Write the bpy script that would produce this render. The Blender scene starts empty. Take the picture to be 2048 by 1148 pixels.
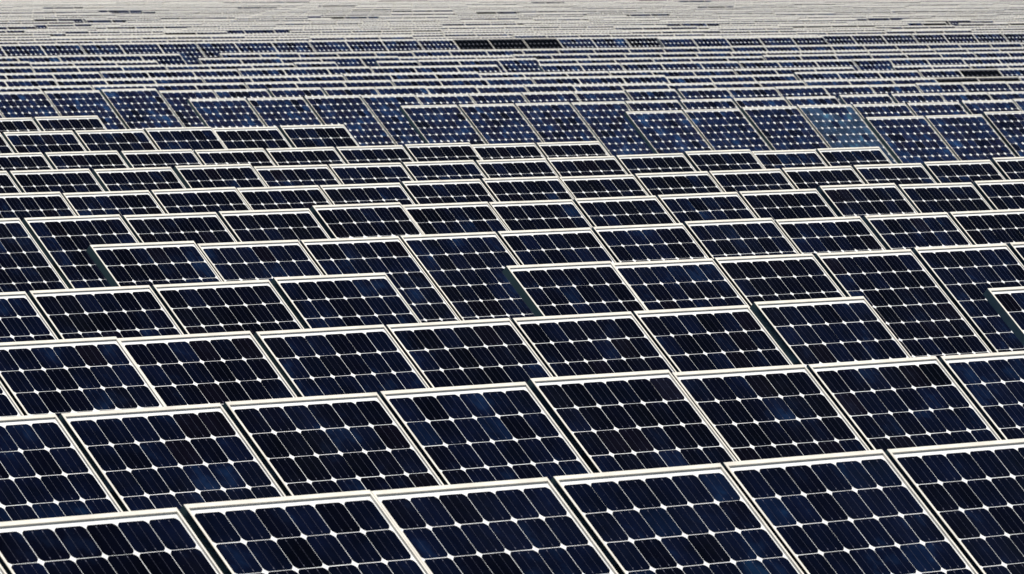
import bpy, math, random
import numpy as np
from mathutils import Vector, Matrix

random.seed(11)
rng = np.random.default_rng(7)

# ------------------------------------------------------------------ camera, sky, sun, exposure
# U runs along a row of panels, V down the slope of a panel, N out of its glass (world axes, metres)
F_PX = 13380.96
PITCH_DOWN = 0.048617
CAM_H = 3.450
U = Vector((0.694104, 0.719875, 0.0))
V = Vector((0.52832, -0.509407, -0.679252))
N = Vector((0.488976, -0.471471, 0.733905))

scene = bpy.context.scene
col = scene.collection

cam_data = bpy.data.cameras.new("camera")
cam = bpy.data.objects.new("camera", cam_data)
col.objects.link(cam)
cam_data.sensor_width = 36.0
cam_data.lens = F_PX / 2048.0 * 36.0
cam_data.clip_start = 0.5
cam_data.clip_end = 6000
cam.location = (0, 0, CAM_H)
cam.rotation_euler = (math.radians(90) - PITCH_DOWN, 0, 0)
cam_data.dof.use_dof = True
cam_data.dof.focus_distance = 33.0
cam_data.dof.aperture_fstop = 26.0
scene.camera = cam

SUN = (N * 0.86 - V * 0.50 + U * 0.03).normalized()
sun_elev = math.asin(SUN.z)
sun_az = math.atan2(SUN.x, SUN.y)

world = bpy.data.worlds.new("World")
scene.world = world
world.use_nodes = True
wn = world.node_tree
wn.nodes.clear()
sky = wn.nodes.new("ShaderNodeTexSky")
sky.sky_type = 'NISHITA'
sky.sun_disc = False
sky.sun_elevation = sun_elev
sky.sun_rotation = sun_az
sky.air_density = 1.0
sky.dust_density = 0.6
sky.ozone_density = 1.5
bg = wn.nodes.new("ShaderNodeBackground")
bg.inputs["Strength"].default_value = 0.05
wo = wn.nodes.new("ShaderNodeOutputWorld")
wn.links.new(sky.outputs[0], bg.inputs[0])
wn.links.new(bg.outputs[0], wo.inputs[0])

sun_data = bpy.data.lights.new("sun", 'SUN')
sun_data.energy = 4.6
sun_data.angle = math.radians(0.53)
sun_data.color = (1.0, 0.955, 0.87)
sun = bpy.data.objects.new("sun", sun_data)
sun.rotation_euler = SUN.to_track_quat('Z', 'Y').to_euler()
sun.location = (0, 20, 60)
col.objects.link(sun)

scene.view_settings.view_transform = 'Standard'
scene.view_settings.look = 'None'
scene.view_settings.exposure = 0.22
scene.view_settings.gamma = 1.0
scene.view_settings.use_curve_mapping = False

# ------------------------------------------------------------------ materials
def new_mat(name):
    m = bpy.data.materials.new(name)
    m.use_nodes = True
    nt = m.node_tree
    return m, nt, nt.nodes["Principled BSDF"]

def noise(nt, coord, scale, detail=3.0, rough=0.55):
    n = nt.nodes.new("ShaderNodeTexNoise")
    n.inputs["Scale"].default_value = scale
    n.inputs["Detail"].default_value = detail
    n.inputs["Roughness"].default_value = rough
    nt.links.new(coord, n.inputs["Vector"])
    return n

def ramp(nt, src, stops):
    r = nt.nodes.new("ShaderNodeValToRGB")
    nt.links.new(src, r.inputs[0])
    els = r.color_ramp.elements
    while len(els) < len(stops):
        els.new(0.5)
    for e, (p, c) in zip(els, stops):
        e.position = p
        e.color = (*c, 1) if len(c) == 3 else c
    return r

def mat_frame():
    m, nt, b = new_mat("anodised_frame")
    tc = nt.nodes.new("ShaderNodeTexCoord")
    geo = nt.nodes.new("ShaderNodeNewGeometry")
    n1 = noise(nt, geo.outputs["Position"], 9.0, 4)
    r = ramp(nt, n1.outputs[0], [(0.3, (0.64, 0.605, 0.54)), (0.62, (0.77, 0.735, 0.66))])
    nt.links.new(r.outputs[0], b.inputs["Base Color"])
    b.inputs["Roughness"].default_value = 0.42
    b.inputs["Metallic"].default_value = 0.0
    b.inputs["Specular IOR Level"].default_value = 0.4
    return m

def mat_back():
    m, nt, b = new_mat("white_backsheet")
    geo = nt.nodes.new("ShaderNodeNewGeometry")
    n1 = noise(nt, geo.outputs["Position"], 3.0, 4)
    r = ramp(nt, n1.outputs[0], [(0.3, (0.70, 0.71, 0.72)), (0.65, (0.80, 0.80, 0.80))])
    nt.links.new(r.outputs[0], b.inputs["Base Color"])
    b.inputs["Roughness"].default_value = 0.12
    b.inputs["IOR"].default_value = 1.33
    return m

def mat_cell(name, from_attribute):
    """silicon under glass: tone from the object (single cells) or from a colour attribute (joined cells),
    with cloud reflections painted in as bluish smears, fine print lines and a film of dust"""
    m, nt, b = new_mat(name)
    L = nt.links.new
    geo = nt.nodes.new("ShaderNodeNewGeometry")
    pos = geo.outputs["Position"]
    if from_attribute:
        a = nt.nodes.new("ShaderNodeVertexColor")
        a.layer_name = "tone"
        tone = a.outputs[0]
        seed = None
    else:
        a = nt.nodes.new("ShaderNodeObjectInfo")
        tone = a.outputs["Color"]
        seed = a.outputs["Random"]
    add = nt.nodes.new("ShaderNodeVectorMath")
    add.operation = 'ADD'
    L(pos, add.inputs[0])
    if seed is not None:
        sc = nt.nodes.new("ShaderNodeMath")
        sc.operation = 'MULTIPLY'
        sc.inputs[1].default_value = 0.12
        L(seed, sc.inputs[0])
        L(sc.outputs[0], add.inputs[1])
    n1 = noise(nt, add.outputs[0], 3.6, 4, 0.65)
    r1 = ramp(nt, n1.outputs[0], [(0.36, (0.55, 0.55, 0.55)), (0.56, (1.2, 1.3, 1.35)), (0.70, (2.8, 4.8, 3.8))])  # brightest stops paint bluish cloud reflections into the cell colour
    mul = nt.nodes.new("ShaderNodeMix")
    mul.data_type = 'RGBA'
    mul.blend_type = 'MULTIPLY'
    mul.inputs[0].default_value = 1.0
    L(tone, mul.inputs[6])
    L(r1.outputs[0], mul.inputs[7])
    # dust and specks
    n2 = noise(nt, pos, 2.2, 5, 0.65)
    d = ramp(nt, n2.outputs[0], [(0.5, (0, 0, 0)), (0.8, (0.014, 0.014, 0.014))])
    n3 = noise(nt, pos, 210.0, 2, 0.5)
    sp = ramp(nt, n3.outputs[0], [(0.70, (0, 0, 0)), (0.78, (0.10, 0.10, 0.10))])
    mx = nt.nodes.new("ShaderNodeMath")
    mx.operation = 'ADD'
    L(d.outputs[0], mx.inputs[0])
    L(sp.outputs[0], mx.inputs[1])
    mix = nt.nodes.new("ShaderNodeMix")
    mix.data_type = 'RGBA'
    L(mx.outputs[0], mix.inputs[0])
    L(mul.outputs[2], mix.inputs[6])
    mix.inputs[7].default_value = (0.16, 0.19, 0.24, 1)
    L(mix.outputs[2], b.inputs["Base Color"])
    b.inputs["Roughness"].default_value = 0.13
    b.inputs["IOR"].default_value = 1.14
    return m

def mat_plain(name, colour, rough, metal=0.0):
    m, nt, b = new_mat(name)
    geo = nt.nodes.new("ShaderNodeNewGeometry")
    n1 = noise(nt, geo.outputs["Position"], 6.0, 4)
    lo = tuple(c * 0.8 for c in colour)
    r = ramp(nt, n1.outputs[0], [(0.3, lo), (0.7, colour)])
    nt.links.new(r.outputs[0], b.inputs["Base Color"])
    b.inputs["Roughness"].default_value = rough
    b.inputs["Metallic"].default_value = metal
    return m

def mat_ground():
    m, nt, b = new_mat("dry_grassy_ground")
    geo = nt.nodes.new("ShaderNodeNewGeometry")
    n1 = noise(nt, geo.outputs["Position"], 0.35, 6, 0.6)
    n2 = noise(nt, geo.outputs["Position"], 11.0, 6, 0.7)
    r1 = ramp(nt, n1.outputs[0], [(0.35, (0.035, 0.045, 0.02)), (0.6, (0.07, 0.06, 0.035))])
    r2 = ramp(nt, n2.outputs[0], [(0.3, (0.55, 0.55, 0.5)), (0.7, (1.15, 1.15, 1.1))])
    mul = nt.nodes.new("ShaderNodeMix")
    mul.data_type = 'RGBA'
    mul.blend_type = 'MULTIPLY'
    mul.inputs[0].default_value = 1
    nt.links.new(r1.outputs[0], mul.inputs[6])
    nt.links.new(r2.outputs[0], mul.inputs[7])
    nt.links.new(mul.outputs[2], b.inputs["Base Color"])
    b.inputs["Roughness"].default_value = 0.95
    bump = nt.nodes.new("ShaderNodeBump")
    bump.inputs["Strength"].default_value = 0.6
    nt.links.new(n2.outputs[0], bump.inputs["Height"])
    nt.links.new(bump.outputs[0], b.inputs["Normal"])
    return m

M_FRAME = mat_frame()
M_BACK = mat_back()
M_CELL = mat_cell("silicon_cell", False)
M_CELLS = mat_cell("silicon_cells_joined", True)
M_BUS = mat_plain("tinned_ribbon", (0.030, 0.030, 0.048), 0.35, 0.0)
M_TAB = mat_plain("ribbon_end", (0.15, 0.15, 0.20), 0.35, 0.0)
M_WALL = mat_plain("shade_painted_frame_side", (0.11, 0.19, 0.27), 0.28, 1.0)  # shaded copy of the frame: outer walls' blue shade put into the colour
M_DARKBACK = mat_plain("dark_backsheet", (0.13, 0.13, 0.15), 0.2)
M_STEEL = mat_plain("galvanised_steel", (0.42, 0.43, 0.44), 0.5, 0.6)
M_GROUND = mat_ground()

# ------------------------------------------------------------------ ground
def ground():
    xs = [-3000, -300, -60, -20, 20, 60, 300, 3000]
    ys = [-3000, -200, 0, 30, 60, 100, 160, 260, 420, 3000]
    vs = [(x, y, 0.0) for y in ys for x in xs]
    nx = len(xs)
    fs = [(j * nx + i, j * nx + i + 1, (j + 1) * nx + i + 1, (j + 1) * nx + i)
          for j in range(len(ys) - 1) for i in range(nx - 1)]
    me = bpy.data.meshes.new("ground")
    me.from_pydata(vs, [], fs)
    me.materials.append(M_GROUND)
    o = bpy.data.objects.new("ground", me)
    o["kind"] = "structure"
    o["label"] = "dark dry grassy ground under and between the rows of solar panels"
    col.objects.link(o)
ground()

# ------------------------------------------------------------------ panel meshes
# local axes of a panel: x along the row, y up the slope, z out of the glass; origin at its upper left front corner
LENGTH = 1.60
PITCH = 0.1285
TOP = 0.034
GLASS = -0.008
KINDS = {'six': (0.798, 6, 0.1280, 0.0095), 'eight': (1.050, 8, 0.1285, 0.0080)}
ROT = Matrix((U, -V, N)).transposed()

def frame_mesh(name, W, lip):
    o0 = [(0, 0), (W, 0), (W, -LENGTH), (0, -LENGTH)]
    i0 = [(lip, -0.017), (W - lip, -0.017), (W - lip, -LENGTH + lip), (lip, -LENGTH + lip)]
    c = 0.0012
    oc = [(c, -c), (W - c, -c), (W - c, -LENGTH + c), (c, -LENGTH + c)]
    fl = [(0.03, -0.03), (W - 0.03, -0.03), (W - 0.03, -LENGTH + 0.03), (0.03, -LENGTH + 0.03)]
    rings = [[(x, y, GLASS - 0.003) for x, y in i0], [(x, y, 0) for x, y in i0], [(x, y, 0) for x, y in oc],
             [(x, y, -c) for x, y in o0], [(x, y, -0.046) for x, y in o0], [(x, y, -0.046) for x, y in fl],
             [(x, y, -0.043) for x, y in fl]]
    vs = [v for r in rings for v in r]
    fs = []
    for k in range(len(rings) - 1):
        for i in range(4):
            a, b = k * 4 + i, k * 4 + (i + 1) % 4
            fs.append((a, b, b + 4, a + 4))
    me = bpy.data.meshes.new(name)
    me.from_pydata(vs, [], fs)
    me.materials.append(M_FRAME)
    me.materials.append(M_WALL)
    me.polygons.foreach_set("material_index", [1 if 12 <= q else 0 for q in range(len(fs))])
    return me

def box_data(x0, x1, y0, y1, z0, z1):
    vs = [(x, y, z) for z in (z0, z1) for y in (y0, y1) for x in (x0, x1)]
    fs = [(0, 2, 3, 1), (4, 5, 7, 6), (0, 1, 5, 4), (2, 6, 7, 3), (0, 4, 6, 2), (1, 3, 7, 5)]
    return vs, fs

def back_mesh(name, W, lip):
    e = 0.004
    vs, fs = box_data(lip - e, W - lip + e, -LENGTH + lip - e, -0.017 + e, GLASS - 0.006, GLASS)
    # keep clear of the frame's inner wall top: the sheet slides into the groove below the lip
    me = bpy.data.meshes.new(name)
    me.from_pydata(vs, [], fs)
    me.materials.append(M_BACK)
    return me

CORNER = 0.0475
HALF = 0.0628
def cell_outline(seg=3):
    h, f = HALF, CORNER
    pts = []
    for q in range(4):
        a0 = math.atan2(f, h)
        a1 = math.atan2(h, f)
        for k in range(seg + 1):
            a = a0 + (a1 - a0) * k / seg + q * math.pi / 2
            r = math.hypot(h, f) + 0.0012 * math.sin(math.pi * k / seg)
            pts.append((r * math.cos(a), r * math.sin(a)))
    return pts

def cell_mesh(corner, half):
    global CORNER, HALF
    CORNER = corner
    HALF = half
    pts = cell_outline()
    n = len(pts)
    vs = [(x, y, 0.0008) for x, y in pts] + [(x, y, 0.0) for x, y in pts]
    fs = [tuple(range(n))] + [(i, i + n, (i + 1) % n + n, (i + 1) % n) for i in range(n)]
    mi = [0] * len(fs)
    for bx in (-0.0205, 0.0205):
        for (w, y0, y1, z) in ((0.0007, -0.062, 0.062, 0.0010), (0.0011, 0.049, 0.056, 0.0012), (0.0011, -0.056, -0.049, 0.0012)):
            k = len(vs)
            vs += [(bx - w, y0, z), (bx + w, y0, z), (bx + w, y1, z), (bx - w, y1, z)]
            fs.append((k, k + 1, k + 2, k + 3))
            mi.append(1 if w < 0.001 else 2)
    me = bpy.data.meshes.new("cell")
    me.from_pydata(vs, [], fs)
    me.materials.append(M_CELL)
    me.materials.append(M_BUS)
    me.materials.append(M_TAB)
    me.polygons.foreach_set("material_index", mi)
    return me

CELL_ME = {'six': cell_mesh(0.0485, 0.0627), 'eight': cell_mesh(0.0405, 0.0632)}
FRAME_ME = {k: frame_mesh("frame_" + k, v[0], v[3]) for k, v in KINDS.items()}
BACK_ME = {k: back_mesh("backsheet_" + k, v[0], v[3]) for k, v in KINDS.items()}

OCT = np.array([(0.0632, 0.042), (0.042, 0.0632), (-0.042, 0.0632), (-0.0632, 0.042),
                (-0.0632, -0.042), (-0.042, -0.0632), (0.042, -0.0632), (0.0632, -0.042)])

def cell_centre(kind, i, j):
    W, n, px, lip = KINDS[kind]
    return (W / 2 + (i - (n - 1) / 2) * px, -(TOP + PITCH * (j + 0.5)))

def ngon_mesh(name, verts, nper, mats, tones=None):
    """verts: (faces, nper, 3) numpy array -> mesh of separate polygons"""
    nf = len(verts)
    me = bpy.data.meshes.new(name)
    me.vertices.add(nf * nper)
    me.vertices.foreach_set("co", verts.astype(np.float32).ravel())
    me.loops.add(nf * nper)
    me.loops.foreach_set("vertex_index", np.arange(nf * nper, dtype=np.int32))
    me.polygons.add(nf)
    me.polygons.foreach_set("loop_start", np.arange(0, nf * nper, nper, dtype=np.int32))
    me.polygons.foreach_set("loop_total", np.full(nf, nper, dtype=np.int32))
    me.update(calc_edges=True)
    for m in mats:
        me.materials.append(m)
    if tones is not None:
        at = me.color_attributes.new("tone", 'FLOAT_COLOR', 'POINT')
        c = np.ones((nf, nper, 4), dtype=np.float32)
        c[:, :, :3] = tones[:, None, :]
        at.data.foreach_set("color", c.ravel())
    return me

# ------------------------------------------------------------------ cell tones (base colours of the cells)
BLACK = (0.0007, 0.0009, 0.0038)
BROWN = (0.0016, 0.0011, 0.0032)
NAVY = (0.0012, 0.0022, 0.0090)
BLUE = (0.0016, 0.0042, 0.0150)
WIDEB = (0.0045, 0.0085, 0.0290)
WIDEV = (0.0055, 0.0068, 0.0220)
SKYB = (0.0190, 0.0360, 0.0700)  # bright sky reflection on the pale panel, painted in as cell colour
JET = (0.0006, 0.0006, 0.0009)
def tone_of(code, wide):
    if wide:
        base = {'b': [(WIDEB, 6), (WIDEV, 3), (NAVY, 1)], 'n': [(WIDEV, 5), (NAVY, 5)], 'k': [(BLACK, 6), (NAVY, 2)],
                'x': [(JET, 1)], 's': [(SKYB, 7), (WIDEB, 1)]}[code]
    else:
        base = {'k': [(BLACK, 12), (BROWN, 1.5), (NAVY, 3)], 'n': [(NAVY, 9), (BLACK, 3), (BROWN, 0.5)],
                'b': [(NAVY, 9), (BLUE, 2), (BLACK, 2)]}[code]
    cs, ws = zip(*base)
    c = random.choices(cs, ws)[0]
    g = random.uniform(0.8, 1.2) if wide else random.uniform(0.75, 1.25)
    return tuple(x * g for x in c)

def joined_cells(kind, j0, code):
    W, n, px, lip = KINDS[kind]
    vs, ts = [], []
    for j in range(j0, 12):
        for i in range(n):
            cx, cy = cell_centre(kind, i, j)
            p = np.zeros((8, 3))
            p[:, 0] = OCT[:, 0] + cx
            p[:, 1] = OCT[:, 1] + cy
            p[:, 2] = GLASS + 0.0008
            vs.append(p)
            ts.append(tone_of(code, kind == 'eight'))
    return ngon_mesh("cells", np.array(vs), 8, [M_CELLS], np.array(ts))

JOINED = {}
def joined_variant(kind, j0, code):
    v = random.randint(0, 3)
    key = (kind, j0, code, v)
    if key not in JOINED:
        JOINED[key] = joined_cells(kind, j0, code)
    return JOINED[key]

ROWS = {
    1: [(-2.141,19.087,1.794,'k',0), (-1.573,19.676,1.794,'k',2), (-0.998,20.273,1.803,'n',3), (-0.441,20.850,1.798,'n',4), (0.133,21.445,1.798,'b',4), (0.698,22.031,1.799,'b',5), (1.272,22.626,1.799,'n',5)],
    2: [(-2.786,23.155,1.806,'b',0), (-2.218,23.744,1.806,'b',4), (-1.644,24.339,1.805,'n',4), (-1.071,24.933,1.808,'k',4), (-0.503,25.522,1.810,'b',4), (0.071,26.118,1.822,'k',4), (0.640,26.708,1.809,'k',4), (1.212,27.301,1.805,'n',10), (1.790,27.900,1.804,'b',4)],
    3: [(-2.842,27.869,1.824,'n',3), (-2.274,28.458,1.824,'n',3), (-1.717,29.035,1.815,'k',8), (-1.136,29.638,1.810,'n',8), (-0.568,30.226,1.809,'k',8), (0.003,30.818,1.808,'k',3), (0.572,31.409,1.809,'k',3), (1.160,32.019,1.821,'n',3), (2.368,33.272,1.825,'n',2)],
    4: [(-2.933,32.070,1.841,'b',3), (-2.359,32.665,1.843,'k',3), (-1.787,33.259,1.843,'k',3), (-1.208,33.860,1.852,'n',3), (-0.030,35.081,1.855,'k',3), (0.530,35.661,1.844,'n',3), (1.099,36.252,1.846,'k',3), (1.677,36.851,1.844,'k',12), (2.254,37.450,1.849,'n',7), (2.832,38.049,1.853,'n',1)],
    5: [(-2.363,37.417,1.866,'k',3), (-1.790,38.010,1.848,'n',3), (-1.220,38.601,1.845,'n',6), (-0.655,39.187,1.846,'n',6), (-0.084,39.780,1.847,'n',2), (0.488,40.373,1.850,'n',3), (1.058,40.965,1.860,'b',3), (1.636,41.563,1.848,'n',3), (2.223,42.172,1.850,'n',10), (2.801,42.772,1.850,'k',4)],
    6: [(-3.599,40.706,1.869,'k',8), (-3.015,41.311,1.868,'k',5), (-2.437,41.910,1.862,'k',2), (-1.864,42.506,1.864,'k',2), (-1.287,43.104,1.879,'k',2), (-0.719,43.692,1.862,'k',2), (-0.152,44.280,1.859,'k',2), (0.419,44.873,1.862,'k',2), (0.991,45.466,1.865,'n',2), (1.564,46.060,1.869,'k',2), (2.145,46.664,1.887,'k',5), (2.732,47.272,1.876,'k',2), (3.310,47.872,1.881,'k',2)],
    7: [(-4.212,44.518,1.881,'k',0), (-3.644,45.106,1.881,'k',2), (-3.071,45.700,1.870,'k',2), (-2.498,46.295,1.871,'k',4), (-1.931,46.883,1.865,'k',4), (-1.364,47.470,1.864,'k',2), (-0.791,48.066,1.872,'k',2), (-0.218,48.659,1.874,'k',2), (0.347,49.245,1.867,'k',2), (0.916,49.836,1.872,'k',4), (1.487,50.428,1.873,'k',2), (2.059,51.021,1.877,'k',4), (2.636,51.620,1.881,'k',4), (3.216,52.222,1.888,'k',2), (3.795,52.823,1.902,'k',2)],
    8: [(-4.343,49.533,1.885,'k',2), (-3.764,50.133,1.883,'k',2), (-3.174,50.744,1.876,'k',2), (-2.587,51.354,1.883,'k',4), (-2.008,51.953,1.860,'n',2), (-1.440,52.541,1.859,'n',2), (-0.867,53.136,1.858,'n',4), (-0.289,53.736,1.855,'k',2), (0.283,54.328,1.857,'k',2), (0.858,54.926,1.861,'k',2), (1.436,55.525,1.876,'k',2), (2.010,56.120,1.861,'n',4), (2.587,56.719,1.866,'n',2)],
    9: [(-4.980,53.685,1.887,'k',0), (-4.413,54.274,1.887,'k',2), (-3.831,54.878,1.886,'k',2), (-3.242,55.488,1.881,'k',4), (-2.663,56.088,1.873,'k',2), (-2.085,56.688,1.867,'k',2), (-1.505,57.289,1.865,'k',2), (-0.928,57.887,1.870,'k',2), (-0.359,58.477,1.852,'k',2), (0.217,59.074,1.852,'k',2)],
    10: [(-4.954,56.925,1.986,'k',2), (-4.375,57.526,1.985,'k',2), (-3.796,58.126,1.983,'n',4), (-3.223,58.720,1.989,'n',2), (-2.660,59.304,1.976,'k',4), (-2.077,59.909,1.981,'k',4)],
    11: [(-5.637,61.689,1.987,'k',0), (-5.069,62.278,1.987,'k',2), (-4.488,62.881,1.991,'k',2)],
    21: [(-8.084,92.798,1.623,'b',4), (-7.341,93.568,1.623,'b',4), (-6.600,94.337,1.624,'b',6), (-5.838,95.128,1.634,'b',6), (-5.063,95.930,1.600,'b',6), (-4.317,96.704,1.598,'b',2), (-3.546,97.503,1.603,'b',6), (-2.777,98.301,1.597,'b',2), (-2.036,99.069,1.598,'b',2), (-1.298,99.835,1.591,'b',2), (-0.559,100.601,1.584,'b',1), (0.179,101.367,1.588,'b',1), (0.918,102.133,1.574,'b',1), (1.656,102.899,1.573,'b',1), (2.395,103.665,1.560,'b',1), (3.134,104.431,1.566,'b',1), (3.872,105.197,1.568,'b',1), (4.611,105.963,1.576,'b',1), (5.349,106.729,1.573,'b',1), (6.088,107.495,1.575,'b',1), (6.826,108.261,1.573,'x',1), (7.565,109.026,1.569,'x',1), (8.303,109.792,1.570,'b',1)],
    22: [(-4.373,90.420,1.593,'b',5), (-3.613,91.208,1.590,'b',8), (-2.852,91.998,1.598,'b',8), (-2.100,92.777,1.596,'b',8), (-1.353,93.551,1.588,'b',2), (-0.611,94.322,1.591,'b',2), (0.139,95.100,1.591,'b',2), (0.883,95.871,1.590,'b',2), (1.639,96.655,1.599,'b',4), (2.412,97.457,1.599,'b',10), (3.151,98.223,1.597,'b',2), (3.889,98.989,1.601,'b',2), (4.628,99.755,1.601,'b',3), (5.366,100.521,1.599,'b',3), (6.105,101.287,1.612,'b',2), (6.843,102.053,1.612,'b',2), (7.582,102.819,1.609,'b',2)],
    23: [(-1.471,88.522,1.544,'b',6), (-0.711,89.310,1.542,'b',6), (0.041,90.090,1.542,'b',6), (0.802,90.879,1.538,'b',11), (1.553,91.659,1.541,'b',8), (2.323,92.457,1.542,'b',2), (3.088,93.250,1.544,'b',2), (3.843,94.033,1.548,'b',2), (4.638,94.859,1.560,'b',2), (5.424,95.673,1.560,'b',2), (6.162,96.439,1.557,'b',4), (6.901,97.205,1.555,'b',1)],
    24: [(1.438,84.757,1.551,'b',9), (2.191,85.539,1.555,'b',6), (2.968,86.345,1.570,'b',6), (3.720,87.125,1.577,'s',9), (4.477,87.910,1.574,'b',2), (5.238,88.699,1.576,'b',2), (6.017,89.508,1.587,'b',9), (6.756,90.274,1.599,'b',2)],
    25: [(4.218,79.758,1.596,'b',6), (4.976,80.544,1.596,'b',9), (5.734,81.331,1.623,'b',6)],
    31: [(-7.801,99.083,1.590,'b',1), (-7.069,99.842,1.593,'b',1), (-6.322,100.616,1.594,'b',1), (-5.591,101.375,1.593,'b',7), (-4.859,102.134,1.592,'b',1), (-4.112,102.908,1.593,'b',1), (-3.381,103.667,1.593,'b',1), (-2.649,104.426,1.593,'b',3), (-1.902,105.200,1.595,'b',1), (-1.171,105.959,1.594,'b',1), (-0.439,106.718,1.594,'b',1), (0.308,107.492,1.593,'b',2), (1.039,108.251,1.592,'b',2), (1.771,109.010,1.592,'b',2), (2.518,109.784,1.564,'b',1), (3.249,110.543,1.564,'b',1), (3.981,111.302,1.567,'b',1), (4.728,112.077,1.598,'b',3), (5.459,112.835,1.598,'b',2), (6.191,113.594,1.596,'b',3), (6.938,114.369,1.603,'b',2), (7.669,115.127,1.601,'x',2), (8.401,115.886,1.602,'b',2)],
    32: [(-8.668,103.677,1.609,'b',1), (-7.937,104.435,1.611,'b',1), (-7.190,105.210,1.596,'b',1), (-6.458,105.969,1.595,'b',1), (-5.727,106.727,1.597,'b',1), (-4.980,107.502,1.594,'b',1), (-4.248,108.261,1.595,'b',1), (-3.517,109.020,1.597,'b',1), (-2.770,109.794,1.605,'b',3), (-2.038,110.553,1.606,'b',1), (-1.307,111.312,1.605,'b',1), (-0.560,112.086,1.582,'b',1), (0.172,112.845,1.580,'b',1), (0.903,113.604,1.581,'b',1), (1.650,114.378,1.580,'b',1), (2.382,115.137,1.578,'b',1), (3.113,115.896,1.578,'b',1), (3.860,116.670,1.581,'b',1), (4.592,117.429,1.580,'b',1), (5.324,118.188,1.581,'b',1), (6.802,119.721,1.587,'b',3), (7.534,120.480,1.585,'b',1), (8.280,121.255,1.587,'b',1), (9.012,122.013,1.588,'b',1)],
    33: [(-9.097,109.425,1.611,'b',1), (-8.365,110.183,1.610,'b',1), (-7.634,110.942,1.611,'b',1), (-6.887,111.717,1.619,'b',2), (-6.155,112.475,1.620,'b',2), (-5.424,113.234,1.621,'b',2), (-4.677,114.009,1.627,'b',2), (-3.945,114.767,1.629,'b',3), (-3.214,115.526,1.630,'b',2), (-2.467,116.301,1.623,'b',3), (-1.735,117.060,1.623,'b',1), (-1.004,117.818,1.623,'b',2), (0.475,119.352,1.623,'b',2), (1.206,120.110,1.623,'b',3), (1.953,120.885,1.621,'b',2), (2.685,121.644,1.621,'b',2), (3.416,122.402,1.620,'b',2), (4.163,123.177,1.619,'b',2), (4.895,123.936,1.619,'b',2), (5.626,124.695,1.619,'b',3), (6.373,125.469,1.622,'b',3), (7.105,126.228,1.624,'b',2), (7.836,126.987,1.623,'b',2), (8.583,127.761,1.609,'b',2), (9.315,128.520,1.609,'b',2)],
    34: [(-9.122,115.891,1.622,'b',3), (-8.376,116.665,1.618,'b',1), (-7.644,117.424,1.618,'b',1), (-6.912,118.183,1.615,'b',1), (-6.166,118.957,1.609,'b',1), (-5.434,119.716,1.609,'b',1), (-4.702,120.475,1.610,'b',1), (-3.956,121.249,1.627,'b',1), (-2.492,122.767,1.626,'b',1), (-1.746,123.541,1.634,'b',1), (-1.014,124.300,1.633,'b',3), (-0.282,125.059,1.636,'b',3), (0.465,125.833,1.613,'b',1), (1.196,126.592,1.613,'b',1), (1.928,127.351,1.613,'b',3), (2.675,128.126,1.613,'b',1), (3.406,128.884,1.613,'b',1), (4.138,129.643,1.610,'b',1), (4.885,130.418,1.627,'b',1), (5.616,131.176,1.628,'b',1), (6.348,131.935,1.628,'b',1), (7.095,132.710,1.624,'b',1), (7.826,133.468,1.627,'b',1), (8.558,134.227,1.626,'b',1), (9.305,135.002,1.630,'b',1), (10.036,135.761,1.630,'b',1)],
    40: [(-10.836,131.094,1.822,'b',5), (-10.104,131.852,1.818,'b',5), (-9.373,132.611,1.820,'b',5), (-8.626,133.386,1.819,'b',5), (-7.894,134.144,1.821,'b',5), (-7.163,134.903,1.819,'b',5), (-6.416,135.678,1.820,'b',5), (-5.684,136.436,1.821,'b',5), (-4.953,137.195,1.820,'b',6), (-4.206,137.970,1.824,'b',6), (-3.474,138.729,1.826,'b',6), (-2.743,139.487,1.826,'b',5), (-1.996,140.262,1.824,'b',5), (-1.264,141.021,1.823,'x',5), (-0.533,141.779,1.823,'x',5), (0.214,142.554,1.820,'x',5), (0.946,143.313,1.820,'b',5), (1.678,144.071,1.820,'b',5), (2.424,144.846,1.820,'k',5), (3.156,145.605,1.821,'n',5), (3.888,146.364,1.823,'n',5), (4.634,147.138,1.824,'n',5), (5.366,147.897,1.825,'n',5), (6.098,148.656,1.824,'n',5), (6.844,149.430,1.817,'n',5), (7.576,150.189,1.819,'n',5), (8.308,150.948,1.820,'n',5), (9.054,151.722,1.819,'n',5), (9.786,152.481,1.821,'n',5), (10.518,153.240,1.819,'n',5), (11.264,154.014,1.818,'n',5)],
}

ORD = ["first", "second", "third", "fourth", "fifth", "sixth", "seventh", "eighth", "ninth", "tenth", "eleventh", "twelfth",
       "thirteenth", "fourteenth", "fifteenth", "sixteenth", "seventeenth", "eighteenth", "nineteenth", "twentieth",
       "21st", "22nd", "23rd", "24th", "25th", "26th", "27th", "28th", "29th", "30th", "31st", "32nd", "33rd", "34th", "35th", "36th"]
TONE_WORD = {'k': "near-black", 'n': "dark navy", 'b': "deep blue", 'x': "jet black", 's': "pale blue"}

BACK_DARK = {k: m.copy() for k, m in BACK_ME.items()}
for m in BACK_DARK.values():
    m.materials.clear()
    m.materials.append(M_DARKBACK)

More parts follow.
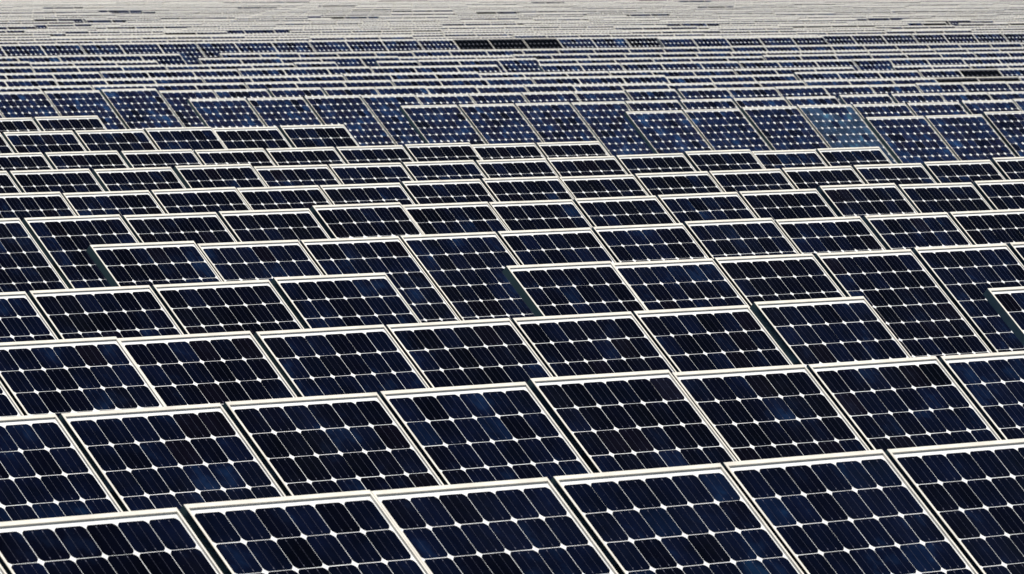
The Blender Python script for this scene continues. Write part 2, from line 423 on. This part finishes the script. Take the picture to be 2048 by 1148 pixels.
def add_panel(kind, pos, code, singles, label, group):
    wide = kind == 'eight'
    root = bpy.data.objects.new("solar_panel", None)
    root.empty_display_size = 0.2
    j = 0.0016
    root.matrix_world = Matrix.Translation(pos) @ (ROT @ Matrix.Rotation(random.gauss(0, j), 3, 'X')
                                                   @ Matrix.Rotation(random.gauss(0, j), 3, 'Y')).to_4x4()
    root["label"] = label
    root["category"] = "solar panel"
    root["group"] = group
    col.objects.link(root)
    for nm, me in (("frame", FRAME_ME[kind]), ("backsheet", (BACK_DARK if code == 'x' else BACK_ME)[kind])):
        o = bpy.data.objects.new(nm, me)
        o.parent = root
        col.objects.link(o)
    W, n, px, lip = KINDS[kind]
    for r in range(singles):
        for i in range(n):
            c = bpy.data.objects.new("cell", CELL_ME[kind])
            x, y = cell_centre(kind, i, r)
            c.location = (x + random.gauss(0, 0.0003), y + random.gauss(0, 0.0003), GLASS)
            c.rotation_euler = (random.gauss(0, 0.0015), random.gauss(0, 0.0015), random.gauss(0, 0.003))
            c.color = (*tone_of(code, wide), 1)
            c.parent = root
            col.objects.link(c)
    if singles < 12:
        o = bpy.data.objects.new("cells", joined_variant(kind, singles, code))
        o["kind"] = "stuff"
        o.parent = root
        col.objects.link(o)
    return root

FRONT = [r for r in sorted(ROWS) if r < 20]
WIDE = [25, 24, 23, 22, 21]
MID = [31, 32, 33, 34]
for r in sorted(ROWS):
    kind = 'six' if r < 20 else 'eight'
    ps = ROWS[r]
    for k, (x, y, z, code, vis) in enumerate(ps):
        t = TONE_WORD[code]
        if r < 20:
            lab = "%s six-cell-wide panel, %s from the left in the %s row from the bottom" % (t, ORD[k], ORD[r - 1])
            grp = "large-celled solar panels in the front rows"
            singles = max(1, vis)
        elif r < 30:
            q = WIDE.index(r)
            lab = "%s eight-cell-wide panel, %s from the left in the %s wide-panel row from the front" % (t, ORD[k], ORD[q])
            grp = "eight-cell-wide solar panels in the middle rows"
            singles = max(1, vis)
        elif r < 40:
            lab = "%s distant panel, %s from the left in the %s full-width row of wide panels" % (t, ORD[k], ORD[r - 31])
            grp = "eight-cell-wide solar panels in the distant rows"
            singles = 0
        else:
            lab = "%s panel, %s from the left in the distant dark two-cell-deep band" % (t, ORD[k])
            grp = "solar panels of the dark band before the pale far field"
            singles = 0
        add_panel(kind, Vector((x, y, z)), code, singles, lab, grp)

# ------------------------------------------------------------------ racks under the rows
def bar_mesh(name, a, b, w, h, side):
    """square bar from a to b; 'side' is a direction roughly across it"""
    d = (b - a).normalized()
    s = (side - d * side.dot(d)).normalized()
    t = d.cross(s)
    vs = []
    for p in (a, b):
        for sx, sy in ((-1, -1), (1, -1), (1, 1), (-1, 1)):
            vs.append(p + s * (sx * w / 2) + t * (sy * h / 2))
    fs = [(0, 1, 2, 3), (7, 6, 5, 4), (0, 4, 5, 1), (1, 5, 6, 2), (2, 6, 7, 3), (3, 7, 4, 0)]
    me = bpy.data.meshes.new(name)
    me.from_pydata([tuple(v) for v in vs], [], fs)
    me.materials.append(M_STEEL)
    return me

def part(name, me, parent):
    o = bpy.data.objects.new(name, me)
    o.parent = parent
    col.objects.link(o)

def add_rack(r, panels, W):
    p0 = Vector(panels[0][:3])
    p1 = Vector(panels[-1][:3]) + U * W
    low = min(p[2] for p in panels)
    base = Vector((p0.x, p0.y, 0))
    root = bpy.data.objects.new("mounting_rack", None)
    root.location = base
    k = "first second third fourth fifth sixth seventh eighth ninth tenth eleventh".split()
    root["label"] = ("galvanised steel rack under the %s row of panels from the bottom" % k[r - 1] if r < 20 else
                     "galvanised steel rack under the %s wide-panel row from the front" % k[WIDE.index(r)])
    root["category"] = "rack"
    root["group"] = "steel racks carrying the panel rows"
    col.objects.link(root)
    runs = [[0, 0]]
    for i in range(1, len(panels)):
        if (Vector(panels[i][:3]) - Vector(panels[i - 1][:3])).length > W + 0.3:
            runs.append([i, i])
        runs[-1][1] = i
    for ia, ib in runs:
        q0 = Vector(panels[ia][:3])
        q1 = Vector(panels[ib][:3]) + U * W
        lo = min(p[2] for p in panels[ia:ib + 1])
        L = (q1 - q0).length - 0.36
        a0 = Vector((q0.x - base.x, q0.y - base.y, lo)) - N * 0.085 + U * 0.18
        for d in (0.32, 1.28):
            a = a0 + V * d
            part("rail", bar_mesh("rail", a, a + U * L, 0.05, 0.05, V), root)
        n = int((L - 2.6) / 2.4) + 2 if L > 3.2 else 1
        for i in range(n):
            s = 1.1 + (L - 2.2) * i / (n - 1) if n > 1 else L / 2
            r0 = a0 + U * s - N * 0.052
            part("rafter", bar_mesh("rafter", r0 + V * 0.12, r0 + V * 1.48, 0.05, 0.05, U), root)
            for d in (0.40, 1.20):
                top = r0 + V * d - N * 0.03
                part("post", bar_mesh("post", Vector((top.x, top.y, -0.3)), top, 0.07, 0.07, U), root)

for r in FRONT + WIDE:
    add_rack(r, ROWS[r], 0.798 if r < 20 else 1.050)

# ------------------------------------------------------------------ the far field: rows past the countable ones, one object
AISLE = [(75, 104), (385, 112), (690, 121), (1015, 127), (1355, 130), (1712, 136)]
def far_field():
    P0 = []
    def row(z0, h, px0=-60, px1=2108, miss=0.02, jit=0.010, codes=('b',), every=None):
        """a row crossing the line of sight z0 metres out with its upper edge h metres below the camera"""
        fx = math.cos(PITCH_DOWN)
        y0 = z0 * fx - 0.0
        z = CAM_H - h
        # the rows of the far field stand in files that run away from the viewer
        s0 = (-0.0147 * z0 / 0.694 + random.gauss(0, 0.02)) % 1.06 if random.random() < 0.7 else random.uniform(0, 1.06)
        hh = 0
        gap = 0
        for i in range(-70, 110):
            if i % 3 == 0:
                hh = random.gauss(0, jit)
            p = Vector((0, y0, z)) + U * (s0 + i * 1.064)
            p.z += hh + random.gauss(0, 0.002)
            xp = 1024 + F_PX * p.x / (p.y)
            xq = 1024 + F_PX * (p.x + 0.73) / (p.y)
            if xq < px0 or xp > px1:
                continue
            xm, ym = (xp + xq) / 2, 574 + F_PX * ((CAM_H - p.z) / p.y - math.tan(PITCH_DOWN))
            if any(abs(xm - hx) < 42 and abs(ym - hy) < 6 for hx, hy in AISLE):
                continue
            if gap > 0 or random.random() < miss:
                gap = 1 if gap == 0 else (gap - 1 if gap > 1 else 0)
                continue
            P0.append((p, random.choice(codes)))
    row(132.0, 1.835, miss=0)
    row(137.0, 1.795, miss=0, jit=0.004)
    row(139.6, 1.625, 1335, 1600, 0.0, 0.003, codes='nxb')
    row(150.5, 1.655, miss=0)
    row(157.5, 1.67, miss=0, codes='bn')
    row(164.0, 1.69, codes='bn')
    row(171.0, 1.70, codes='bnx')
    z = 178.0
    while z < 370:
        row(z, min(1.78, 1.69 + (z - 164) * 0.002), miss=0.018, jit=0.008, codes='bbbbbbbbbbbbbbbnnnnnkx')
        z += random.uniform(6.8, 7.5)
    rot = np.array(ROT)
    quads, qmat, cells, tones = [], [], [], []
    W, n, px, lip = KINDS['eight']
    e = 0.02
    # lip quads (top, left, right, bottom), outer walls, backsheet
    o = [(0, 0), (W, 0), (W, -LENGTH), (0, -LENGTH)]
    i_ = [(lip, -e), (W - lip, -e), (W - lip, -LENGTH + lip), (lip, -LENGTH + lip)]
    base_q = []
    for k in range(4):
        a, b = k, (k + 1) % 4
        base_q.append([(*i_[a], 0), (*i_[b], 0), (*o[b], 0), (*o[a], 0)])
        base_q.append([(*o[a], 0), (*o[b], 0), (*o[b], -0.046), (*o[a], -0.046)])
    base_q.append([(lip - .002, -e + .002, GLASS), (lip - .002, -LENGTH + lip, GLASS), (W - lip + .002, -LENGTH + lip, GLASS), (W - lip + .002, -e + .002, GLASS)])
    base_q.append([(lip, -0.02, GLASS - .01), (W - lip, -0.02, GLASS - .01), (W - lip, -LENGTH + lip, GLASS - .01), (lip, -LENGTH + lip, GLASS - .01)])
    base_q = np.array(base_q, dtype=float)
    bm = [0] * 8 + [1, 1]
    cc = np.zeros((12 * n, 8, 3))
    for j in range(12):
        for i in range(n):
            x, y = cell_centre('eight', i, j)
            cc[j * n + i, :, 0] = OCT[:, 0] + x
            cc[j * n + i, :, 1] = OCT[:, 1] + y
            cc[j * n + i, :, 2] = GLASS + 0.001
    allq, allc, allt = [], [], []
    for p, code in P0:
        pv = np.array(p)
        allq.append(base_q @ rot.T + pv)
        allc.append(cc @ rot.T + pv)
        allt += [tone_of(code, True) for _ in range(8)] * 12
    nq = len(allq) * len(base_q)
    Q = np.concatenate(allq)
    Cc = np.concatenate(allc)
    # one mesh: quads first, then octagons
    nv = nq * 4 + len(Cc) * 8
    me = bpy.data.meshes.new("far_panel_field")
    me.vertices.add(nv)
    me.vertices.foreach_set("co", np.concatenate([Q.reshape(-1), Cc.reshape(-1)]).astype(np.float32))
    me.loops.add(nv)
    me.loops.foreach_set("vertex_index", np.arange(nv, dtype=np.int32))
    nf = nq + len(Cc)
    me.polygons.add(nf)
    ls = np.concatenate([np.arange(nq) * 4, nq * 4 + np.arange(len(Cc)) * 8]).astype(np.int32)
    lt = np.concatenate([np.full(nq, 4), np.full(len(Cc), 8)]).astype(np.int32)
    me.polygons.foreach_set("loop_start", ls)
    me.polygons.foreach_set("loop_total", lt)
    me.update(calc_edges=True)
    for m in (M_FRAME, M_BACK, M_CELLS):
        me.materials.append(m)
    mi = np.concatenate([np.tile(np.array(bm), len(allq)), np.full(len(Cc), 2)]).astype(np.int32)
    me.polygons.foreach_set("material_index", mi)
    at = me.color_attributes.new("tone", 'FLOAT_COLOR', 'POINT')
    c = np.ones((nv, 4), dtype=np.float32)
    c[nq * 4:, :3] = np.repeat(np.array(allt), 8, axis=0)
    at.data.foreach_set("color", c.ravel())
    ob = bpy.data.objects.new("far_panel_field", me)
    ob["kind"] = "stuff"
    ob["label"] = "pale distant field of countless solar panel rows reaching the top of the photo"
    col.objects.link(ob)
    print("far panels", len(P0))
far_field()
print("objects", len(bpy.data.objects))
